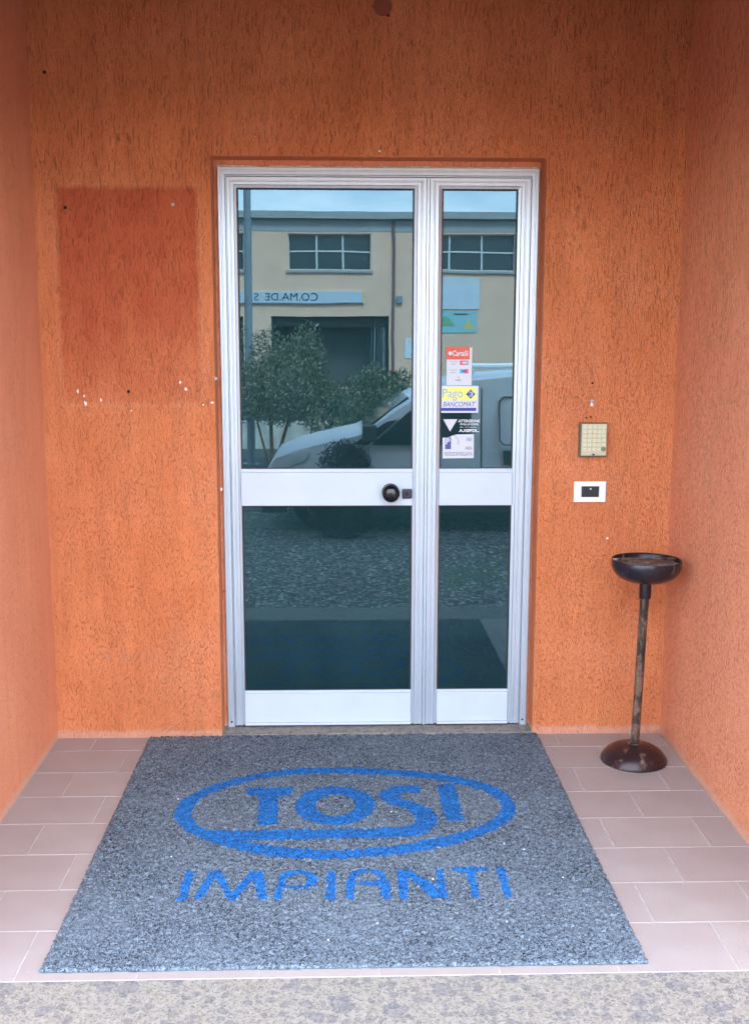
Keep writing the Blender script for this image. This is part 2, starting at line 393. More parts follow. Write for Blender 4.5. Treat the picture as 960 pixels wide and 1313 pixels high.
P_out = [(0, .15), (0, YF), (.0015, YF-.002), (.010, YF-.002), (.0115, YF+.0005), (.015, YF+.0005), (.0165, YF-.001), (.026, YF-.001), (.028, YF+.012), (.031, YF+.012), (.031, .15)]
ring((-.6007, .603, .0105, 2.189), P_out, 'door_frame', M_ALU, door, True)
# leaves
def leaf(name, x0, x1, gx0, gx1, side):
    lf = dl(MB().box(x0+.004, x1-.004, .135, .15, .012, .024).build(name, M_ALU, door))
    def part(o): o.location = (0, 0, 0); return o
    wl, wr = gx0-x0, x1-gx1
    z0, z1 = .016, 2.1546; gt = 2.1153
    # stiles and head as one mitred profile
    def stile(nm, xa, xb):
        s_ = 1 if xb > xa else -1; wdt = abs(xb-xa)
        pr = [(0, .14), (0, YF+.004), (.0015, YF+.001), (wdt*.30, YF+.001), (wdt*.34, YF+.003), (wdt*.40, YF+.003), (wdt*.46, YF+.001), (wdt*.72, YF+.001), (wdt*.78, YF+.005), (wdt, YF+.009), (wdt, .14)]
        vs = []
        for ins, y in pr: vs.append((xa+s_*ins, y, z0))
        for ins, y in pr: vs.append((xa+s_*ins, y, z1-ins*(z1-gt)/wdt))
        n = len(pr)
        return part(MB().add(vs, [(i, i+1, n+i+1, n+i) for i in range(n-1)]+[tuple(range(n))]).build(nm, M_ALU, lf))
    stile('stile', x0, gx0); stile('stile', x1, gx1)
    vs = []; hh = z1-gt
    pr = [(0, .14), (0, YF+.004), (.0015, YF+.001), (hh*.30, YF+.001), (hh*.34, YF+.003), (hh*.40, YF+.003), (hh*.46, YF+.001), (hh*.72, YF+.001), (hh*.78, YF+.005), (hh, YF+.009), (hh, .14)]
    n = len(pr)
    for ins, y in pr: vs.append((x0+ins*wl/hh, y, z1-ins))
    for ins, y in pr: vs.append((x1-ins*wr/hh, y, z1-ins))
    part(MB().add(vs, [(i, i+1, n+i+1, n+i) for i in range(n-1)]).build('head_rail', M_ALU, lf))
    g0, g1 = gx0+.0004, gx1-.0004
    rl = MB(); rl.box(g0, g1, YF+.000, .135, .9125, 1.0426); rl.box(g0, g1, YF+.004, .135, 1.0431, 1.0567)
    part(rl.build('middle_rail', M_WHITE, lf, bevel=.0015))
    kb = MB(); kb.box(g0, g1, YF+.000, .135, .027, .1483); kb.box(g0, g1, YF+.004, .135, .1488, .1594)
    kb.box(g0, g1, YF-.006, .13, .017, .0265)
    part(kb.build('kick_rail', M_WHITE, lf, bevel=.0015))
    for a, b in ((1.0567, gt), (.1594, .9125)):
        gk = MB(); e = .0055
        gk.box(g0, g0+e, YF+.010, .12, a, b); gk.box(g1-e, g1, YF+.010, .12, a, b)
        gk.box(g0+e, g1-e, YF+.010, .12, b-e, b)
        gk.box(g0+e, g1-e, YF+.010, .12, a, a+.0025)
        part(gk.build('gasket', M_GASKET, lf))
        cz = (a+b)/2
        p = MB().box(g0+.001, g1-.001, -.003, .003, a-cz+.001, b-cz-.001).build('glass_pane', M_GLASS, lf)
        p.location = (0, YF+.018, cz); p.rotation_euler = (R(-.25), 0, 0)
    return lf
L1 = leaf('main_leaf', -.5685, .1807, -.532, .1353, 0)
L2 = leaf('side_leaf', .1928, .5708, .2391, .5265, 1)
dl(MB().box(.1812, .1923, YF-.004, .14, .014, 2.1546).build('meeting_strip', M_ALU, door, bevel=.002))
dl(MB().box(-.569, .572, YF+.004, .14, .0105, .0155).build('bottom_bar', M_GASKET, door))
for sx_ in (-.585, .588):
    q = MB().lathe([(.004, 0), (.004, .0015), (.001, .002)], n=10).build('screw', M_HOLE, door); q.rotation_euler = (R(90), 0, 0); q.location = (sx_, YF-.0015-.08, .022)
# knob on its rose, lock plate
kn = MB(); prof = [(.012, 0), (.012, .012), (.014, .02), (.024, .024), (.031, .030), (.0345, .038), (.0345, .044), (.031, .052), (.024, .058), (.014, .0615), (.0001, .063)]
vs = []; kn.lathe([(.034, 0), (.034, .003), (.030, .006), (.012, .0065)]+prof[1:], n=36)
ko = kn.build('door_knob', M_BLACKP, L1, smooth=True)
ko.rotation_euler = (R(90), 0, 0); ko.location = (.0496, YF, .966)
lk = MB().box(.0945, .1333, YF-.009, YF+.001, .9398, .979).build('lock_plate', M_BLACKM, L1, bevel=.005)
lc = MB().box(.1101, .1171, YF-.0105, YF-.0088, .952, .967).build('keyhole_cover', M_BLACKP, lk, bevel=.001)

# ================================================================== STICKERS ON THE SIDE PANE
YS = YF+.0115
def px(x, y):   # metres on the pane for a spot measured on the photograph
    return (-.143+(x-436.9)*.0030095, 1.0562+(600-y)*.002949)
WHT = simple('sticker_white', (.54, .55, .58), .35); RED = simple('sticker_red', (.58, .06, .02), .35); YEL = simple('sticker_yellow', (.80, .76, .12), .35)
NAV = simple('sticker_blue', (.008, .02, .26), .35); GRY = simple('sticker_grey', (.20, .22, .25), .4); DRK = simple('sticker_dark', (.05, .05, .22), .4)
PNK = simple('sticker_crimson', (.62, .03, .10), .35); CYN = simple('sticker_cyan', (.03, .35, .60), .35); PAL = simple('sticker_pale_blue', (.30, .38, .45), .4)
def card(name, x0, y0, x1, y1, mat, parent, lvl=0):
    a = px(x0, y0); b = px(x1, y1)
    return MB().box(a[0], b[0], YS-.0006*lvl-.0005, YS-.0006*lvl, b[1], a[1]).build(name, mat, parent)
def wr(name, body, x, y, h_px, w_px, mat, parent, lvl=2, **k):
    c = px(x, y); o = text(name, body, 0, 0, 0, h_px*.0029/.72, mat, parent, extrude=.0001, **k)
    xs = [v.co.x for v in o.data.vertices]; wd = max(xs)-min(xs); mid = (max(xs)+min(xs))/2
    f = w_px*.002985/wd
    zs_ = [v.co.z for v in o.data.vertices]; zm = (max(zs_)+min(zs_))/2
    o.data.transform(Matrix.Translation((c[0], YS-.0006*lvl, c[1])) @ Matrix.Diagonal((f, 1, 1, 1)) @ Matrix.Translation((-mid, 0, -zm)))
    return o
def sroot(name, label, x, y):
    # root at the sticker's lower edge; children keep metric coordinates
    o = tag(empty(name, (0, 0, 0)), label, 'sticker', 'stickers on the narrow side pane'); return o
s1 = sroot('sticker', 'tall white card payment sticker with a red header, topmost on the side pane', 588, 490)
card('backing', 572, 441, 604.5, 490, WHT, s1, 0); card('header', 571, 440, 601.5, 456.5, RED, s1, 1)
wr('lettering', 'CartaSi', 589.5, 448.3, 7, 20, WHT, s1, 2, bold=.0006)
MB().prism([(px(576.5, 448.5)[0]+.008*math.cos(t*math.pi/3), px(576.5, 448.5)[1]+.008*math.sin(t*math.pi/3)) for t in range(6)], 'y', YS-.0018, YS-.0012).build('emblem', WHT, s1)
for yy, a, b in ((460.5, PNK, GRY), (471.5, CYN, PNK)):
    card('card_logo', 589, yy-2.8, 595, yy+3, a, s1, 1); card('card_logo', 595, yy-2.8, 600, yy+3, b, s1, 1)
    card('card_logo', 592, yy-1, 598, yy+1, WHT if a is PNK else DRK, s1, 2)
    wr('small_print', 'Pagamento', 581, yy-1.5, 2.2, 10, GRY, s1, 1); wr('small_print', 'sicuro', 581, yy+1.6, 2.2, 7, DRK, s1, 1)
wr('small_print', 'V', 587.5, 479.5, 2.6, 2, NAV, s1, 1); wr('small_print', 'NN', 587.5, 483.3, 3.2, 6, NAV, s1, 1)
s2 = sroot('sticker', 'yellow and white payment sticker reading Pago BANCOMAT with a blue diamond', 589, 526)
card('backing', 564.5, 490.6, 613.5, 526, WHT, s2, 0); card('yellow_field', 567, 493, 611, 509.5, YEL, s2, 1)
wr('lettering', 'Pago', 580.5, 502.0, 12.5, 27, PAL, s2, 2, bold=.0008); wr('lettering', 'BANCOMAT', 589, 514.8, 6.5, 42, NAV, s2, 1, shear=.25)
card('blue_bar', 566, 519.5, 611, 523.5, NAV, s2, 1)
c_ = px(603.5, 501.5); q_ = .0185
MB().prism([(c_[0]-q_, c_[1]), (c_[0], c_[1]-q_), (c_[0]+q_, c_[1]), (c_[0], c_[1]+q_)], 'y', YS-.0024, YS-.0016).build('diamond', NAV, s2)
wr('lettering', '3', 604, 501.5, 6.5, 5.5, PAL, s2, 4, bold=.0008)
s3 = sroot('sticker', 'white triangle and small white alarm lettering stuck straight on the glass', 592, 551)
a, b, c = px(568.5, 534.5), px(587, 534.5), px(577.5, 550.5)
MB().prism([a, c, b], 'y', YS-.0006, YS).build('triangle', WHT, s3)
wr('lettering', 'ATTENZIONE', 602, 536.7, 3.6, 28, WHT, s3, 0, bold=.0006); wr('lettering', 'Area protetta', 602, 541.2, 3.6, 24, WHT, s3, 0, bold=.0002)
wr('lettering', 'da sistema', 601, 544.8, 1.6, 22, WHT, s3, 0); wr('lettering', 'A.XEPOL.', 602, 549.4, 3.6, 26, WHT, s3, 0, bold=.0008)
s4 = sroot('sticker', 'white video surveillance sticker with a dark blue emblem, lowest on the side pane', 588, 586)
P4 = [px(*q) for q in ((568, 559), (577, 558), (581, 556), (586, 554.6), (608.5, 554.3), (608.8, 586), (568.3, 586.3))]
MB().prism(P4[::-1], 'y', YS-.0005, YS).build('backing', WHT, s4)
card('emblem', 571.5, 558.5, 579, 574, DRK, s4, 1); wr('lettering', 'P', 575, 563.5, 8, 5.5, WHT, s4, 3, bold=.001)
c_ = px(579, 565)
arc = [(c_[0]+.030*math.cos(t), c_[1]+.030*math.sin(t)) for t in [(-20+i*9)*math.pi/180 for i in range(11)]]+[(c_[0]+.0275*math.cos(t), c_[1]+.0275*math.sin(t)) for t in [(70-i*9)*math.pi/180 for i in range(11)]]
MB().prism(arc[::-1], 'y', YS-.0011, YS-.0006).build('emblem', GRY, s4)
card('stamp', 599, 558.5, 606, 563.5, PAL, s4, 1)
wr('lettering', 'AREA', 602, 572.6, 4.2, 9.5, GRY, s4, 1, bold=.0005); wr('lettering', 'VIDEOSORVEGLIATA', 588.5, 580.3, 5.2, 37, GRY, s4, 1, bold=.0005)

# ================================================================== KEYPAD AND READER ON THE WALL
M_BEIGE = simple('beige_plastic', (.50, .46, .30), .45, 0, .06, 30); M_BEIGE2 = simple('beige_key', (.60, .56, .38), .4); M_KDARK = simple('keypad_housing', (.10, .085, .06), .5)
kp = tag(empty('keypad', (.818, 0, 1.115)), 'beige push button entry keypad in dark housing on the orange wall', 'keypad')
KX0, KX1, KZ0, KZ1 = .7655, .868, 1.116, 1.243
def kl(o, r): o.location = (-r.location.x, -r.location.y, -r.location.z); return o
kl(MB().box(KX0-.002, KX1+.001, -.022, .001, KZ0-.002, KZ1+.001).build('housing', M_KDARK, kp, bevel=.003), kp)
kl(MB().box(KX0+.004, KX1-.002, -.027, -.0225, KZ0+.004, KZ1-.002).build('face_plate', M_BEIGE, kp, bevel=.002), kp)
ks = MB()
for i in range(5):
    for j in range(6):
        if i == 4 and j == 0: continue
        x = KX0+.008+i*.0182; z = KZ0+.021+j*.0168
        ks.box(x+.0012, x+.0170, -.0305, -.0272, z+.0012, z+.0156)
o = kl(ks.build('keys', M_BEIGE2, kp, bevel=.0012, seg=1), kp); o['kind'] = 'stuff'
M_LBL = simple('key_digits', (.25, .24, .16), .6)
dg_ = MB()
for i in range(1, 4):
    for j in range(1, 5):
        x = KX0+.008+i*.0182+.0091; z = KZ0+.021+j*.0168+.0084
        dg_.box(x-.0022, x+.0022, -.0309, -.0304, z-.003, z+.003)
bt = MB().lathe([(.0085, 0), (.0085, .004), (.007, .005)], n=18).build('round_button', simple('green_grey', (.15, .17, .12), .5), kp, smooth=True)
bt.rotation_euler = (R(90), 0, 0); bt.location = (KX0+.088-.818, -.027, KZ0+.029-1.115)
kl(MB().box(.812, .821, -.0285, -.0265, KZ0+.006, KZ0+.011).build('slot', M_HOLE, kp), kp)
rd = tag(empty('card_reader', (.8125, 0, .936)), 'white wall plate with a black doorbell module below the keypad', 'reader')
kl(MB().box(.751, .874, -.010, .001, .938, 1.018).build('cover_plate', simple('white_plastic', (.80, .80, .82), .35), rd, bevel=.003), rd)
kl(MB().box(.779, .847, -.013, -.0095, .958, 1.000).build('module', M_BLACKM, rd, bevel=.001), rd)
for xx in (.801, .825): kl(MB().box(xx-.0004, xx+.0004, -.0134, -.0125, .959, .999).build('module_joint', M_HOLE, rd), rd)
kl(MB().box(.8105, .8165, -.0145, -.0128, .987, .993).build('push_button', simple('pale_button', (.5, .5, .45), .4), rd), rd)

# ================================================================== STANDING ASHTRAY
ash = tag(empty('standing_ashtray', (.948, -.285, 0)), 'rusty black iron standing ashtray with domed foot in the right corner of the porch', 'ashtray')
MB().lathe([(.119, 0), (.1225, .004), (.1220, .010), (.115, .024), (.100, .041), (.078, .055), (.05, .064), (.024, .068), (.0175, .070)], n=64).build('foot', M_IRONBASE, ash, smooth=True)
MB().lathe([(.024, .066), (.023, .073), (.018, .074)], n=28).build('weld_collar', M_POLE, ash, smooth=True)
TX = .017
pl = MB()
for i in range(14):
    z0 = .068+i*.0415; z1 = z0+.0415; a0 = TX*(z0/.68); a1 = TX*(z1/.68)
    r0 = .0160+(.0004 if i % 2 else 0)
    pl.tube((a0, 0, z0), (a1, 0, z1), r0, .0160+(.0004 if not i % 2 else 0), 20)
pl.build('pole', M_POLE, ash, smooth=True)
MB().lathe([(.0205, .625), (.0215, .630), (.0215, .672), (.020, .690)], c=(TX, 0, 0), n=28).build('socket', M_IRON, ash, smooth=True)
bw = MB().lathe([(.018, .684), (.045, .686), (.075, .693), (.100, .706), (.117, .724), (.1245, .744), (.1255, .766), (.1235, .770), (.1205, .767), (.1195, .745), (.110, .733)], c=(TX, 0, 0), n=72).build('bowl', M_IRON, ash, smooth=True)
# ash bed, uneven
bm_ = MB(); n = 40; vs = [(TX, 0, .752)]; fs = []
for j, rr in enumerate((.02, .04, .06, .08, .10, .118)):
    for i in range(n):
        a = 2*math.pi*i/n; vs.append((TX+rr*math.cos(a), rr*math.sin(a), .752+random.uniform(-.0035, .0035)))
for i in range(n): fs.append((0, 1+i, 1+(i+1) % n))
for j in range(5):
    for i in range(n): fs.append((1+j*n+i, 1+j*n+(i+1) % n, 1+(j+1)*n+(i+1) % n, 1+(j+1)*n+i))
bm_.add(vs, fs).build('ash_bed', M_ASH, ash)
for a, b in (((-.108, .035), (.01, -.048)), ((.01, -.048), (.112, .02)), ((-.108, .035), (.112, .03)), ((-.06, .098), (-.09, -.02))):
    MB().tube((TX+a[0], a[1], .7655), (TX+b[0], b[1], .7655), .0032, .0032, 8).build('cross_bar', M_POLE, ash, smooth=True)
for a in (2.85, .35):
    MB().box(TX+.112*math.cos(a)-.009, TX+.112*math.cos(a)+.009, .112*math.sin(a)-.006, .112*math.sin(a)+.006, .760, .7665).build('clip', simple('bright_steel', (.45, .45, .45), .35, .8), ash, bevel=.001)
ash.location.z = 0

# ================================================================== DOORMAT
mat_root = tag(empty('doormat', (0, 0, 0)), 'large grey blue coil doormat with blue TOSI IMPIANTI lettering in front of the door', 'doormat')
MX0, MX1, MY0, MY1 = -.900, .633, -1.632, -.008
polys = {}
outer = [(-.702,-.721),(-.699,-.652),(-.674,-.589),(-.629,-.524),(-.548,-.449),(-.449,-.394),(-.324,-.353),(-.21,-.342),(-.11,-.341),(.004,-.356),(.172,-.397),(.321,-.463),(.395,-.533),(.437,-.617),(.443,-.705),(.418,-.787),(.362,-.858),(.292,-.919),(.199,-.978),(.087,-1.021),(-.045,-1.047),(-.164,-1.059),(-.199,-1.06),(-.306,-1.049),(-.402,-1.021),(-.496,-.976),(-.581,-.917),(-.652,-.846),(-.687,-.773)]
inner = [(-.646,-.73),(-.639,-.653),(-.609,-.583),(-.548,-.518),(-.451,-.452),(-.335,-.411),(-.209,-.4),(-.167,-.4),(.002,-.416),(.14,-.449),(.261,-.496),(.349,-.566),(.388,-.632),(.395,-.696),(.373,-.764),(.322,-.829),(.233,-.89),(.143,-.929),(.036,-.974),(-.074,-.994),(-.164,-1.001),(-.273,-.985),(-.383,-.956),(-.458,-.927),(-.52,-.89),(-.567,-.856),(-.597,-.834),(-.63,-.775)]
def smooth_poly(P, k=2):
    for _ in range(k):
        Q = []
        for i in range(len(P)):
            a, b = P[i], P[(i+1) % len(P)]
            Q += [(.75*a[0]+.25*b[0], .75*a[1]+.25*b[1]), (.25*a[0]+.75*b[0], .25*a[1]+.75*b[1])]
        P = Q
    return P
def ell(cx, cy, a, b, n=48): return [(cx+a*math.cos(2*math.pi*i/n), cy+b*math.sin(2*math.pi*i/n)) for i in range(n)]
shapes = [   # (name, [plus polygons], [minus polygons])
 ('oval_emblem', [smooth_poly(outer)], [smooth_poly(inner)]),
 ('letter', [[(-.477,-.52),(-.313,-.524),(-.317,-.59),(-.361,-.589),(-.354,-.818),(-.417,-.817),(-.428,-.587),(-.471,-.591)]], []),
 ('letter', [ell(-.168, -.670, .135, .154)], [ell(-.166, -.672, .066, .086)]),
 ('letter', [smooth_poly([(.132,-.518),(.081,-.508),(.025,-.524),(-.014,-.573),(-.016,-.622),(.006,-.662),(.063,-.703),(.096,-.749),(.097,-.808),(.068,-.844),(-.008,-.852),(-.165,-.852),(-.464,-.854),(-.59,-.853),(-.60,-.87),(-.50,-.93),(-.458,-.926),(-.275,-.925),(-.164,-.921),(-.011,-.921),(.082,-.918),(.14,-.881),(.172,-.81),(.165,-.736),(.13,-.681),(.08,-.64),(.048,-.607),(.053,-.583),(.09,-.576),(.131,-.58)], 2)], []),
 ('letter', [[(.188,-.503),(.254,-.504),(.254,-.805),(.196,-.804)]], []),
 ('letter', [[(-.607,-1.122),(-.577,-1.123),(-.581,-1.292),(-.606,-1.291)]], []),
 ('letter', [[(-.563,-1.293),(-.541,-1.293),(-.513,-1.17),(-.465,-1.3),(-.444,-1.301),(-.401,-1.173),(-.379,-1.297),(-.352,-1.298),(-.377,-1.128),(-.416,-1.127),(-.457,-1.259),(-.502,-1.125),(-.535,-1.124)]], []),
 ('letter', [[(-.337,-1.298),(-.313,-1.299),(-.308,-1.181),(-.288,-1.153),(-.26,-1.15),(-.243,-1.182),(-.253,-1.215),(-.304,-1.217),(-.306,-1.236),(-.247,-1.241),(-.218,-1.211),(-.216,-1.172),(-.239,-1.137),(-.272,-1.122),(-.311,-1.133),(-.331,-1.169)]], []),
 ('letter', [[(-.189,-1.127),(-.165,-1.128),(-.162,-1.303),(-.190,-1.302)]], []),
 ('letter', [[(-.136,-1.299),(-.111,-1.3),(-.106,-1.193),(-.094,-1.152),(-.071,-1.141),(-.043,-1.16),(-.036,-1.195),(-.092,-1.199),(-.096,-1.222),(-.035,-1.224),(-.031,-1.302),(-.006,-1.303),(-.01,-1.196),(-.025,-1.142),(-.065,-1.121),(-.106,-1.128),(-.129,-1.169)]], []),
 ('letter', [[(.016,-1.303),(.041,-1.304),(.049,-1.174),(.112,-1.3),(.155,-1.301),(.155,-1.129),(.132,-1.128),(.131,-1.24),(.057,-1.129),(.02,-1.135)]], []),
 ('letter', [[(.176,-1.123),(.293,-1.118),(.29,-1.144),(.246,-1.149),(.245,-1.298),(.223,-1.298),(.223,-1.151),(.18,-1.148)]], []),
 ('letter', [[(.314,-1.121),(.34,-1.119),(.337,-1.301),(.315,-1.3)]], []),
]
def inside(P, X, Y):
    r = np.zeros(X.shape, bool); n = len(P)
    for i in range(n):
        x0, y0 = P[i]; x1, y1 = P[(i+1) % n]
        c = ((y0 > Y) != (y1 > Y))
        with np.errstate(divide='ignore', invalid='ignore'):
            r ^= c & (X < (x1-x0)*(Y-y0)/(y1-y0+1e-12)+x0)
    return r
CS = .0058
nx = int((MX1-MX0)/CS); ny = int((MY1-MY0)/CS)
gx = np.linspace(MX0, MX1, nx+1); gy = np.linspace(MY0, MY1, ny+1)
GX, GY = np.meshgrid(gx, gy)
jit = rng.uniform(-.0013, .0013, (2,)+GX.shape)
edge = (GX <= MX0+1e-6) | (GX >= MX1-1e-6) | (GY <= MY0+1e-6) | (GY >= MY1-1e-6)
VX = GX+jit[0]+np.where(GX <= MX0+1e-6, rng.uniform(-.003, .002, GX.shape), 0)+np.where(GX >= MX1-1e-6, rng.uniform(-.002, .003, GX.shape), 0)
VY = GY+jit[1]+np.where(GY <= MY0+1e-6, rng.uniform(-.002, .002, GX.shape), 0)
hn = rng.random(GX.shape); low = rng.random((ny//3+3, nx//3+3)); low = np.kron(low, np.ones((3, 3)))[:GX.shape[0], :GX.shape[1]]
VZ = .0045+.0105*hn**1.0*(.6+.4*low)-.001*low
VZ += .0012*np.sin(GX*7.1+1)*np.sin(GY*5.3)
VZ = np.where(edge, .003, VZ)
fcx = (GX[:-1, :-1]+GX[1:, 1:])/2+rng.uniform(-.0022, .0022, (ny, nx)); fcy = (GY[:-1, :-1]+GY[1:, 1:])/2+rng.uniform(-.0022, .0022, (ny, nx))
ids = np.zeros((ny, nx), int)
for k, (nm, plus, minus) in enumerate(shapes):
    msk = np.zeros((ny, nx), bool)
    for p in plus: msk |= inside(p, fcx, fcy)
    for p in minus: msk &= ~inside(p, fcx, fcy)
    ids[msk & (ids == 0)] = k+1
verts = np.stack([VX, VY, VZ], -1).reshape(-1, 3)
vi = np.arange(verts.shape[0]).reshape(ny+1, nx+1)
quads = np.stack([vi[:-1, :-1], vi[:-1, 1:], vi[1:, 1:], vi[1:, :-1]], -1)
def submesh(name, mask, mat, zadd=0):
    q = quads[mask]; used, inv = np.unique(q, return_inverse=True); q = inv.reshape(-1, 4); v = verts[used].copy(); v[:, 2] += zadd
    me = bpy.data.meshes.new(name); me.vertices.add(len(v)); me.vertices.foreach_set('co', v.ravel())
    me.loops.add(q.size); me.loops.foreach_set('vertex_index', q.ravel().astype('i4'))
    me.polygons.add(len(q)); me.polygons.foreach_set('loop_start', np.arange(0, q.size, 4, dtype='i4'))
    me.update(calc_edges=True); me.validate()
    me.materials.append(mat); return link(bpy.data.objects.new(name, me), mat_root)
submesh('coil_pile', ids == 0, M_MATG)
for k, (nm, *_r) in enumerate(shapes): submesh(nm, ids == k+1, M_MATB)
box('backing', (MX0+.002, MX1-.002, MY0+.002, MY1-.002, .0006, .0032), M_MATBACK, mat_root)
M_BIT = simple('white_grit', (.85, .85, .85), .5)
gb = MB()
for x, y in ((-.66+.0, -1.04), (.30, -1.44), (-.18, -1.52), (.02, -.74), (.36, -.98), (.50, -1.2), (.415, -1.02), (-.70, -.62), (-.05, -1.44), (.12, -1.2)):
    gb.lathe([(.0022, 0), (.0018, .002), (.0005, .003)], c=(x, y, .0125), n=6)
o = gb.build('grit', M_BIT); tag(o, 'tiny white grains of grit scattered on the doormat', 'grit', kind='stuff')

# ================================================================== YARD (seen in the glass)
GZ = -.30
def gravel_mat():
    g = NT('yard_gravel'); v = g.map()
    a = g.vor(v, 26); sp = g.n('ShaderNodeSeparateColor'); g.l(a.outputs['Color'], sp.inputs[0])
    c = g.mix(sp.outputs[0], (.13, .125, .115), (.42, .40, .36))
    c = g.mix(g.rng(a.outputs['Distance'], .35, .6, 0, .8), c, (.05, .05, .045))
    b = g.noise(v, .5, 4, .6)
    c = g.mix(g.rng(b, .48, .62, 0, .7), c, (.10, .14, .06))
    g.bump(g.math('MULTIPLY', a.outputs['Distance'], -1), .02, 1)
    return g.set(Base_Color=c, Roughness=.95)
gd = MB().add([(-300, 60, GZ), (300, 60, GZ), (300, -600, GZ), (-300, -600, GZ)], [(3, 2, 1, 0)]).build('ground', gravel_mat()); tag(gd, kind='structure')
def asphalt():
    g = NT('asphalt'); v = g.map()
    c = g.mix(g.rng(g.noise(v, 90, 3), .3, .7), (.04, .042, .045), (.07, .07, .07))
    return g.set(Base_Color=c, Roughness=.9)
rd_ = MB().add([(-300, -7.6, GZ+.004), (300, -7.6, GZ+.004), (300, -39.5, GZ+.004), (-300, -39.5, GZ+.004)], [(3, 2, 1, 0)]).build('road', asphalt()); tag(rd_, kind='structure')
# loose pebbles near the step
M_PEB = simple('pebble', (.42, .40, .36), .9, 0, .5, 8)
pb = MB()
for i in range(2600):
    x = random.uniform(-2.6, 3.2); y = random.uniform(-5.6, -2.0); r = random.uniform(.008, .022); h_ = r*.6
    vs = [(x+r*math.cos(a+i)*random.uniform(.7, 1.2), y+r*math.sin(a+i)*random.uniform(.7, 1.2), GZ) for a in (0, 1.26, 2.5, 3.77, 5.0)]+[(x, y, GZ+h_)]
    pb.add(vs, [(0, 1, 5), (1, 2, 5), (2, 3, 5), (3, 4, 5), (4, 0, 5)])
tag(pb.build('pebbles', M_PEB), 'loose pebbles and gravel strewn over the yard before the step', 'gravel', kind='stuff')

# ---- parked van, side towards the door, nose to the left
M_VAN = simple('white_car_paint', (.78, .84, .88), .25, 0, .03, 2); M_VAND = simple('grey_cladding', (.06, .07, .075), .6); M_VGL = simple('car_glass', (.015, .03, .03), .06)
M_TYRE = simple('tyre_rubber', (.015, .015, .016), .8); M_RIM = simple('wheel_rim', (.35, .36, .38), .35, .7); M_LAMP = simple('headlamp_lens', (.7, .74, .76), .1)
VY = -6.25; G0 = GZ
van = tag(empty('parked_van', (1.3, VY-.85, G0)), 'small white van parked across the yard, mirrored in the door glass', 'van')
def vl(o): o.location = (-1.3, -(VY-.85), -G0); return o
prof = [(-.86,.22),(-.90,.40),(-.88,.60),(-.80,.715),(-.58,.805),(-.35,.865),(.02,.945),(.10,.985),(.36,1.165),(.55,1.285),(.79,1.395),(1.09,1.47),(1.53,1.51),(2.2,1.52),(2.9,1.50),(3.28,1.44),(3.38,1.2),(3.42,.8),(3.42,.22),
        (3.05,.22),(2.98,.45),(2.80,.58),(2.60,.58),(2.42,.45),(2.35,.20),(.02,.20),(-.05,.45),(-.22,.58),(-.42,.58),(-.60,.45),(-.66,.22)]
# tumblehome: five lofted sections across the width
vs = []; fs = []; n = len(prof); secs = [(0, .0), (.06, .035), (.85, .05), (1.64, .035), (1.70, .0)]
for k, (dy, lift) in enumerate(secs):
    for (x, z) in prof:
        zz = z+(lift if z > 1.1 else 0); inset = .14*max(0, (z-.85))/.65 if k in (0, 1, 3, 4) else 0
        yy = VY-dy; yy += -inset if k < 2 else (inset if k > 2 else 0)
        vs.append((x, yy, G0+zz))
for k in range(4):
    for i in range(n): fs.append((k*n+i, k*n+(i+1) % n, (k+1)*n+(i+1) % n, (k+1)*n+i))
fs += [tuple(range(n)), tuple(range(5*n-1, 4*n-1, -1))]
body = vl(MB().add(vs, fs).build('body', M_VAN, van, smooth=True))
def side(name, poly, mat, d=.006, parent=van):
    def Y(z): return VY-.14*max(0, z-.85)/.65
    nn = len(poly)
    vs = [(x, Y(z)+d, G0+z) for x, z in poly]+[(x, Y(z)-.02, G0+z) for x, z in poly]
    return vl(MB().add(vs, [tuple(range(nn)), tuple(range(2*nn-1, nn-1, -1))]+[(i, nn+i, nn+(i+1) % nn, (i+1) % nn) for i in range(nn)]).build(name, mat, parent))
side('door_window', [(.16, .86), (1.10, .86), (1.12, 1.36), (.86, 1.33), (.52, 1.18)], M_VGL)
side('front_quarter_window', [(-.02, .87), (.12, .86), (.40, 1.10), (.30, 1.08)], M_VGL)
side('sill_cladding', [(.03, .20), (2.34, .20), (2.34, .42), (.03, .42)], M_VAND, .012)
side('front_bumper', [(-.91, .20), (-.67, .20), (-.63, .42), (-.91, .46)], M_VAND, .012)
for x0, x1, z0, z1 in ((1.215, 1.225, .42, 1.40), (.12, .128, .42, .84), (2.15, 2.158, .42, 1.42)): side('door_seam', [(x0, z0), (x1, z0), (x1, z1), (x0, z1)], M_VAND, .007)
side('door_handle', [(1.43, .76), (1.56, .76), (1.56, .80), (1.43, .80)], M_VAND, .02)
side('handle_recess', [(1.44, .66), (1.54, .66), (1.55, .76), (1.43, .76)], M_VAND, .007)
pts = [(1.40, .90), (1.44, .86), (2.02, .86), (2.06, .90), (2.06, 1.27), (2.02, 1.31), (1.44, 1.31), (1.40, 1.27)]
o_ = [((x-1.73)*1.03+1.73, (z-1.08)*1.04+1.08) for x, z in pts]
for i in range(8): side('panel_groove', [pts[i], pts[(i+1) % 8], o_[(i+1) % 8], o_[i]], M_VAND, .007)
hl = side('headlight', [(-.84, .64), (-.77, .735), (-.50, .80), (-.44, .785), (-.50, .71), (-.66, .65)], M_LAMP, .012)
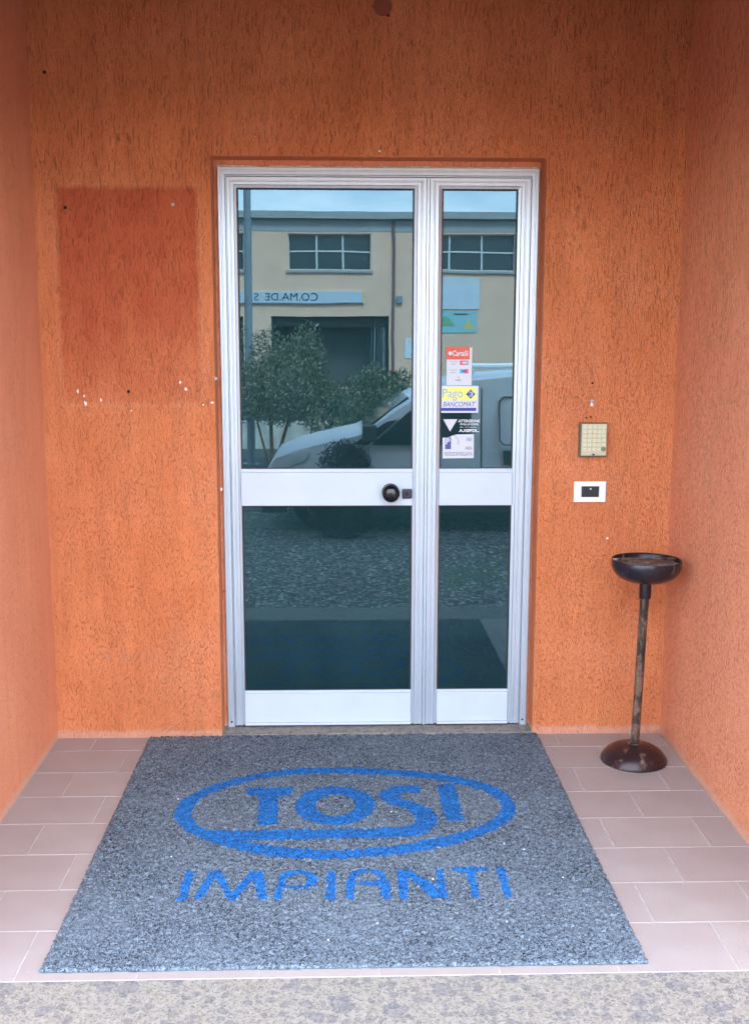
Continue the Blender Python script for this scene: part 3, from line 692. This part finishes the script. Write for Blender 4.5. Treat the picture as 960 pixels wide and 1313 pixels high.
# windscreen
wz = MB(); wz.add([(.10, VY-.08, G0+1.00), (.10, VY-1.62, G0+1.00), (.52, VY-1.54, G0+1.30), (.52, VY-.16, G0+1.30), (.08, VY-.08, G0+1.01), (.08, VY-1.62, G0+1.01), (.50, VY-1.54, G0+1.315), (.50, VY-.16, G0+1.315)],
      [(0, 1, 2, 3), (4, 7, 6, 5), (0, 4, 5, 1), (2, 6, 7, 3), (0, 3, 7, 4), (1, 5, 6, 2)]); vl(wz.build('windscreen', M_VGL, van))
vl(MB().box(.06, .20, VY+.02, VY+.20, G0+.90, G0+1.06).build('wing_mirror', M_VAND, van, bevel=.02))
for wx in (-.32, 2.70):
    for yy in (VY-.20, VY-1.52):
        t = MB().lathe([(.17, -.09), (.29, -.10), (.305, -.07), (.305, .07), (.29, .10), (.17, .09)], n=32).build('wheel', M_TYRE, van, smooth=True)
        t.rotation_euler = (R(90), 0, 0); t.location = (wx-1.3, yy-(VY-.85), .305)
        r_ = MB().lathe([(.05, .02), (.17, .055), (.18, .095), (.168, .095), (.12, .06), (.03, .075), (.001, .075)], n=24).build('rim', M_RIM, t, smooth=True); r_.rotation_euler = (0, 0, 0) if yy > VY-1 else (R(180), 0, 0)
        if yy > VY-1: r_.rotation_euler = (R(180), 0, 0)
rk = MB()
for yy in (VY-.30, VY-1.40): rk.tube((1.0, yy, G0+1.60), (3.1, yy, G0+1.62), .018, .018)
for xx in (1.15, 2.0, 2.9): rk.tube((xx, VY-.30, G0+1.60), (xx, VY-1.40, G0+1.60), .016, .016); rk.tube((xx, VY-.30, G0+1.50), (xx, VY-.30, G0+1.60), .014, .014); rk.tube((xx, VY-1.40, G0+1.50), (xx, VY-1.40, G0+1.60), .014, .014)
vl(rk.build('roof_rack', M_VAN, van, smooth=True))

# ---- shrubs
def leaf_mat(name, a, b, c):
    g = NT(name); oi = g.n('ShaderNodeNewGeometry')
    cc = g.mix(oi.outputs['Random Per Island'], a, b)
    cc = g.mix(g.math('GREATER_THAN', oi.outputs['Random Per Island'], .86), cc, c)
    return g.set(Base_Color=cc, Roughness=.6)
M_LEAF = leaf_mat('shrub_leaf', (.10, .15, .08), (.22, .27, .17), (.36, .29, .24))
M_LEAF2 = leaf_mat('olive_leaf', (.14, .19, .11), (.30, .34, .25), (.46, .42, .38)); M_PLUM = leaf_mat('plum_patch_leaf', (.05, .022, .032), (.12, .05, .07), (.08, .08, .05))
M_BARK = simple('bark', (.10, .07, .045), .9, 0, .4, 20)
def shrub(name, label, cat, x, y, clumps, nleaf, ls, mat, stems, group=None):
    root = tag(empty(name, (x, y, GZ)), label, cat, group)
    st = MB()
    for (sx_, sy_, tx, ty, tz, r) in stems:
        st.tube((sx_, sy_, 0), ((sx_+tx)/2+.02, (sy_+ty)/2, tz*.5), r, r*.7, 7); st.tube(((sx_+tx)/2+.02, (sy_+ty)/2, tz*.5), (tx, ty, tz), r*.7, r*.25, 7)
    st.build('stems', M_BARK, root)
    fo = MB(); vs = []; fs = []; wsum = sum(c[3]*c[4]*c[5] for c in clumps)
    for (cx, cy, cz, rx, ry, rz) in clumps:
        for _ in range(int(nleaf*rx*ry*rz/wsum)):
            while True:
                p = Vector((random.uniform(-1, 1), random.uniform(-1, 1), random.uniform(-1, 1)))
                if .15 < p.length < 1: break
            if random.random() < .5: p = p.normalized()*random.uniform(.8, 1.12)
            c = Vector((cx+p.x*rx, cy+p.y*ry, cz+p.z*rz))
            d = Vector((random.gauss(0, 1), random.gauss(0, 1), random.gauss(.5, 1))).normalized(); s_ = d.orthogonal().normalized(); l = ls*random.uniform(.7, 1.3)
            k = len(vs); vs += [c, c+d*l*.5+s_*l*.2, c+d*l, c+d*l*.5-s_*l*.2]; fs.append((k, k+1, k+2, k+3))
    fo.add(vs, fs); o = fo.build('foliage', mat, root, clean=False)
    return root
shrub('leafy_shrub', 'large grey green shrub on thin trunks standing left across the yard, mirrored in the glass', 'shrub', -1.0, -11.6,
      [(-.55, 0, 1.15, .35, .5, .45), (.15, 0, 1.25, .5, .6, .5), (-.15, .1, 1.7, .28, .3, .32), (.35, .1, 1.62, .28, .3, .42), (-.8, 0, 1.5, .2, .3, .35), (-.62, 0, 1.9, .12, .2, .25), (.55, 0, .95, .35, .4, .4), (-.05, 0, .95, .45, .4, .3), (.42, .1, 1.98, .12, .15, .16)],
      15000, .058, M_LEAF2, [(-.15, 0, -.2, 0, 1.4, .035), (-.12, 0, .3, 0, 1.5, .03), (-.18, 0, -.6, 0, 1.5, .02), (.3, 0, .5, 0, 1.1, .02)], 'shrubs in the yard')
shrub('leafy_shrub', 'lower green shrub right of the tall one, in front of the dark workshop doorway', 'shrub', .30, -11.3,
      [(-.25, 0, .95, .4, .4, .38), (.2, 0, 1.05, .33, .4, .35), (.0, 0, 1.32, .2, .25, .2), (.42, .1, 1.2, .14, .2, .25), (0, 0, .6, .4, .4, .3)],
      9000, .055, M_LEAF, [(0, 0, -.2, 0, 1.1, .03), (.1, 0, .3, 0, 1.1, .025)], 'shrubs in the yard')
shrub('plum_patch_stand_in', 'made up plum leaved shrub standing in for a dark patch before the van bonnet, mirrored in the glass', 'shrub', -.13, -5.95,
      [(0, 0, .55, .24, .10, .36), (-.06, 0, .35, .26, .10, .25), (.1, 0, .62, .17, .10, .28), (0, 0, .2, .3, .1, .2)], 15000, .034, M_PLUM, [(0, 0, 0, 0, .8, .02)])  # made-up shrub filling the plum patch where the viewer's reflection is missing
# ---- low pale wall behind the shrubs
lw = tag(MB().box(-6.5, .35, -14.9, -14.7, GZ, .18).build('low_wall', simple('pale_render', (.42, .42, .38), .9, 0, .3, 3), bevel=.01), 'low pale rendered boundary wall behind the shrubs', 'wall')
# ---- street pole
sp_ = tag(empty('street_pole', (-1.505, -12.3, GZ)), 'tall grey blue steel pole rising past the roofline, mirrored at left in the glass', 'pole')
M_STP = simple('painted_steel', (.20, .26, .30), .5, .2, .1, 5)
MB().tube((0, 0, 0), (0, 0, 8.5), .062, .045, 16).build('shaft', M_STP, sp_, smooth=True)
MB().box(-.12, .12, -.12, .12, 0, .02).build('base_plate', M_STP, sp_)
MB().tube((0, 0, 8.4), (.5, 0, 8.7), .03, .03, 10).build('arm', M_STP, sp_)
MB().box(.45, .95, -.1, .1, 8.66, 8.76).build('lamp_head', M_STP, sp_, bevel=.02)

# ---- workshop across the yard
M_FAC = simple('peach_render', (.68, .47, .34), .9, 0, .06, 1.2); M_GREYB = simple('eave_shade_grey', (.33, .35, .35), .9, 0, .08, 2); M_FASC = simple('concrete_fascia', (.30, .33, .33), .85, 0, .1, 3)
M_WGL = simple('workshop_glass', (.03, .05, .06), .1); M_WFR = simple('window_frame_paint', (.55, .58, .58), .5); M_DARK = simple('dark_interior', (.07, .08, .08), .95)
YB = -40
wk = tag(empty('workshop_building', (1, YB, GZ)), 'peach workshop with gridded upper windows and dark garage doorway across the yard', 'building')
def wl_(o): o.location = (-1, -YB, -GZ); return o
f = MB(); Xa, Xb = -16, 18
wins = [(-7.15, -3.92), (-2.19, 1.04), (2.85, 6.70), (8.4, 11.6), (-12.2, -9)]
wins.sort(); doors = [(-8.6, -3.97), (-2.87, 1.77)]
# facade with real openings, thick
def band(z0, z1, holes, mi=0):
    x = Xa
    for a, b in sorted(holes): f.box(x, a, YB-.35, YB, z0, z1, mi); x = b
    f.box(x, Xb, YB-.35, YB, z0, z1, mi)
band(GZ, 2.54, doors); band(2.54, 4.30, []); band(4.30, 5.70, wins); band(5.70, 5.78, [])
wl_(f.build('wall', M_FAC, wk))
wl_(MB().box(Xa, Xb, YB-.35, YB+.02, 5.78, 6.25).build('eave_shade_band', M_GREYB, wk))  # darker strip under the fascia, eave shadow put into its colour
wl_(MB().box(Xa-.2, Xb+.2, YB-12, YB+.28, 6.25, 6.53).build('roof_fascia', M_FASC, wk, bevel=.01))
wl_(MB().box(Xa, Xb, YB-12, YB-11.7, GZ, 6.25).box(Xa, Xa+.3, YB-11.7, YB-.35, GZ, 6.25).box(Xb-.3, Xb, YB-11.7, YB-.35, GZ, 6.25).build('rear_wall', M_FAC, wk))
wl_(MB().box(Xa+.3, Xb-.3, YB-1.6, YB-1.5, GZ, 6.2).build('inner_partition', M_DARK, wk))
for a, b in wins:
    wd = wl_(MB().box(a, b, YB-.20, YB-.14, 5.66, 5.70).box(a, b, YB-.20, YB-.14, 4.30, 4.34).box(a, a+.04, YB-.20, YB-.14, 4.34, 5.66).box(b-.04, b, YB-.20, YB-.14, 4.34, 5.66).build('window', M_WFR, wk))
    k = 3
    for i in range(k):
        for z0, z1 in ((4.34, 5.0), (5.06, 5.66)):
            x0 = a+.04+(b-a-.08)*i/k; x1 = a+.04+(b-a-.08)*(i+1)/k
            p = MB().box(x0+.035, x1-.035, YB-.19, YB-.17, z0+.0, z1).build('pane', M_WGL, wd)
    bars = MB()
    for i in range(1, k): bars.box(a+.04+(b-a-.08)*i/k-.035, a+.04+(b-a-.08)*i/k+.035, YB-.20, YB-.12, 4.34, 5.66)
    for i in range(k): bars.box(a+.04+(b-a-.08)*i/k+(.035 if i else 0), a+.04+(b-a-.08)*(i+1)/k-(.035 if i < k-1 else 0), YB-.20, YB-.12, 5.0, 5.06)
    bars.build('glazing_bars', M_WFR, wd)
    MB().box(a-.08, b+.08, YB-.14, YB+.09, 4.20, 4.29).build('sill', M_FASC, wd)
for a, b in doors:
    gdr = wl_(MB().box(a, b, YB-.50, YB-.42, 2.15, 2.54).build('gate', M_DARK, wk))
    for i in range(9): MB().box(b-.1-(i*.09 if i < 4 else 0)-(0 if i < 4 else (i-3)*.12), b-.06-(i*.09 if i < 4 else 0)-(0 if i < 4 else (i-3)*.12), YB-.40, YB-.34, GZ, 2.14).build('gate_rail', M_STP if i % 3 == 1 else M_DARK, gdr)
wl_(MB().tube((1.93, YB+.06, GZ), (1.93, YB+.06, 6.2), .055, .055, 10).build('downpipe', simple('maroon_pipe', (.16, .09, .10), .6), wk))
wl_(MB().box(2.05, 2.30, YB, YB+.14, 3.02, 3.32).build('wall_lamp', M_STP, wk, bevel=.03)); wl_(MB().box(2.42, 2.85, YB, YB+.03, .90, 1.72).build('wall_plate', simple('plate_white', (.6, .66, .7), .6), wk))
sg = tag(empty('workshop_sign', (-2.2, YB, 3.03)), 'long pale blue sign board with dark lettering above the garage doorway', 'sign')
def sl(o): o.location = (2.2, -YB, -3.03); return o
sl(MB().box(-5.0, .72, YB, YB+.10, 3.03, 3.48).build('board', simple('sign_pale_blue', (.42, .52, .60), .6), sg)); sl(MB().box(.72, .76, YB, YB+.11, 3.02, 3.49).build('board_end', simple('sign_yellow', (.6, .55, .15), .6), sg)); sl(MB().box(-5.0, .72, YB+.10, YB+.115, 3.03, 3.06).build('board_edge', M_STP, sg))
tx = text('lettering', 'CO.MA.DE  S', -1.02, 3.27, YB+.105, .42, simple('sign_ink', (.02, .03, .05), .6), sg, extrude=.004, align='LEFT', facing=1, sx=1)
xs = [v.co.x for v in tx.data.vertices]; k_ = 2.5/(max(xs)-min(xs)); tx.data.transform(Matrix.Translation((-1.02, 0, 0)) @ Matrix.Diagonal((k_, 1, 1, 1)) @ Matrix.Translation((1.02, 0, 0))); sl(tx)
bn = tag(MB().box(3.35, 5.31, YB, YB+.03, 2.98, 4.02).box(3.35, 5.33, YB+.0, YB+.05, 2.83, 2.975).build('banner', simple('banner_pale', (.50, .60, .66), .7, 0, .08, 2)), 'plain pale blue banner under the right hand workshop window', 'banner', 'banners on the workshop wall')
b2 = tag(empty('banner', (4.3, YB, 1.89)), 'small turquoise banner with green and yellow shapes below the plain one', 'banner', 'banners on the workshop wall')
def b2l(o): o.location = (-4.3, -YB, -1.89); return o
b2l(MB().box(3.35, 5.24, YB, YB+.03, 1.89, 2.76).build('sheet', simple('banner_turquoise', (.25, .50, .55), .7), b2))
b2l(MB().prism([(3.7, 2.15), (4.35, 2.15), (4.1, 2.5), (3.8, 2.55)], 'y', YB+.031, YB+.04).build('green_shape', simple('banner_green', (.15, .40, .22), .7), b2))
b2l(MB().prism([(4.65, 2.0), (5.15, 2.0), (4.9, 2.45)], 'y', YB+.031, YB+.04).build('yellow_shape', simple('banner_yellow', (.55, .5, .2), .7), b2))
b2l(MB().box(4.3, 4.85, YB+.031, YB+.04, 2.60, 2.66).build('print_line', M_DARK, b2))
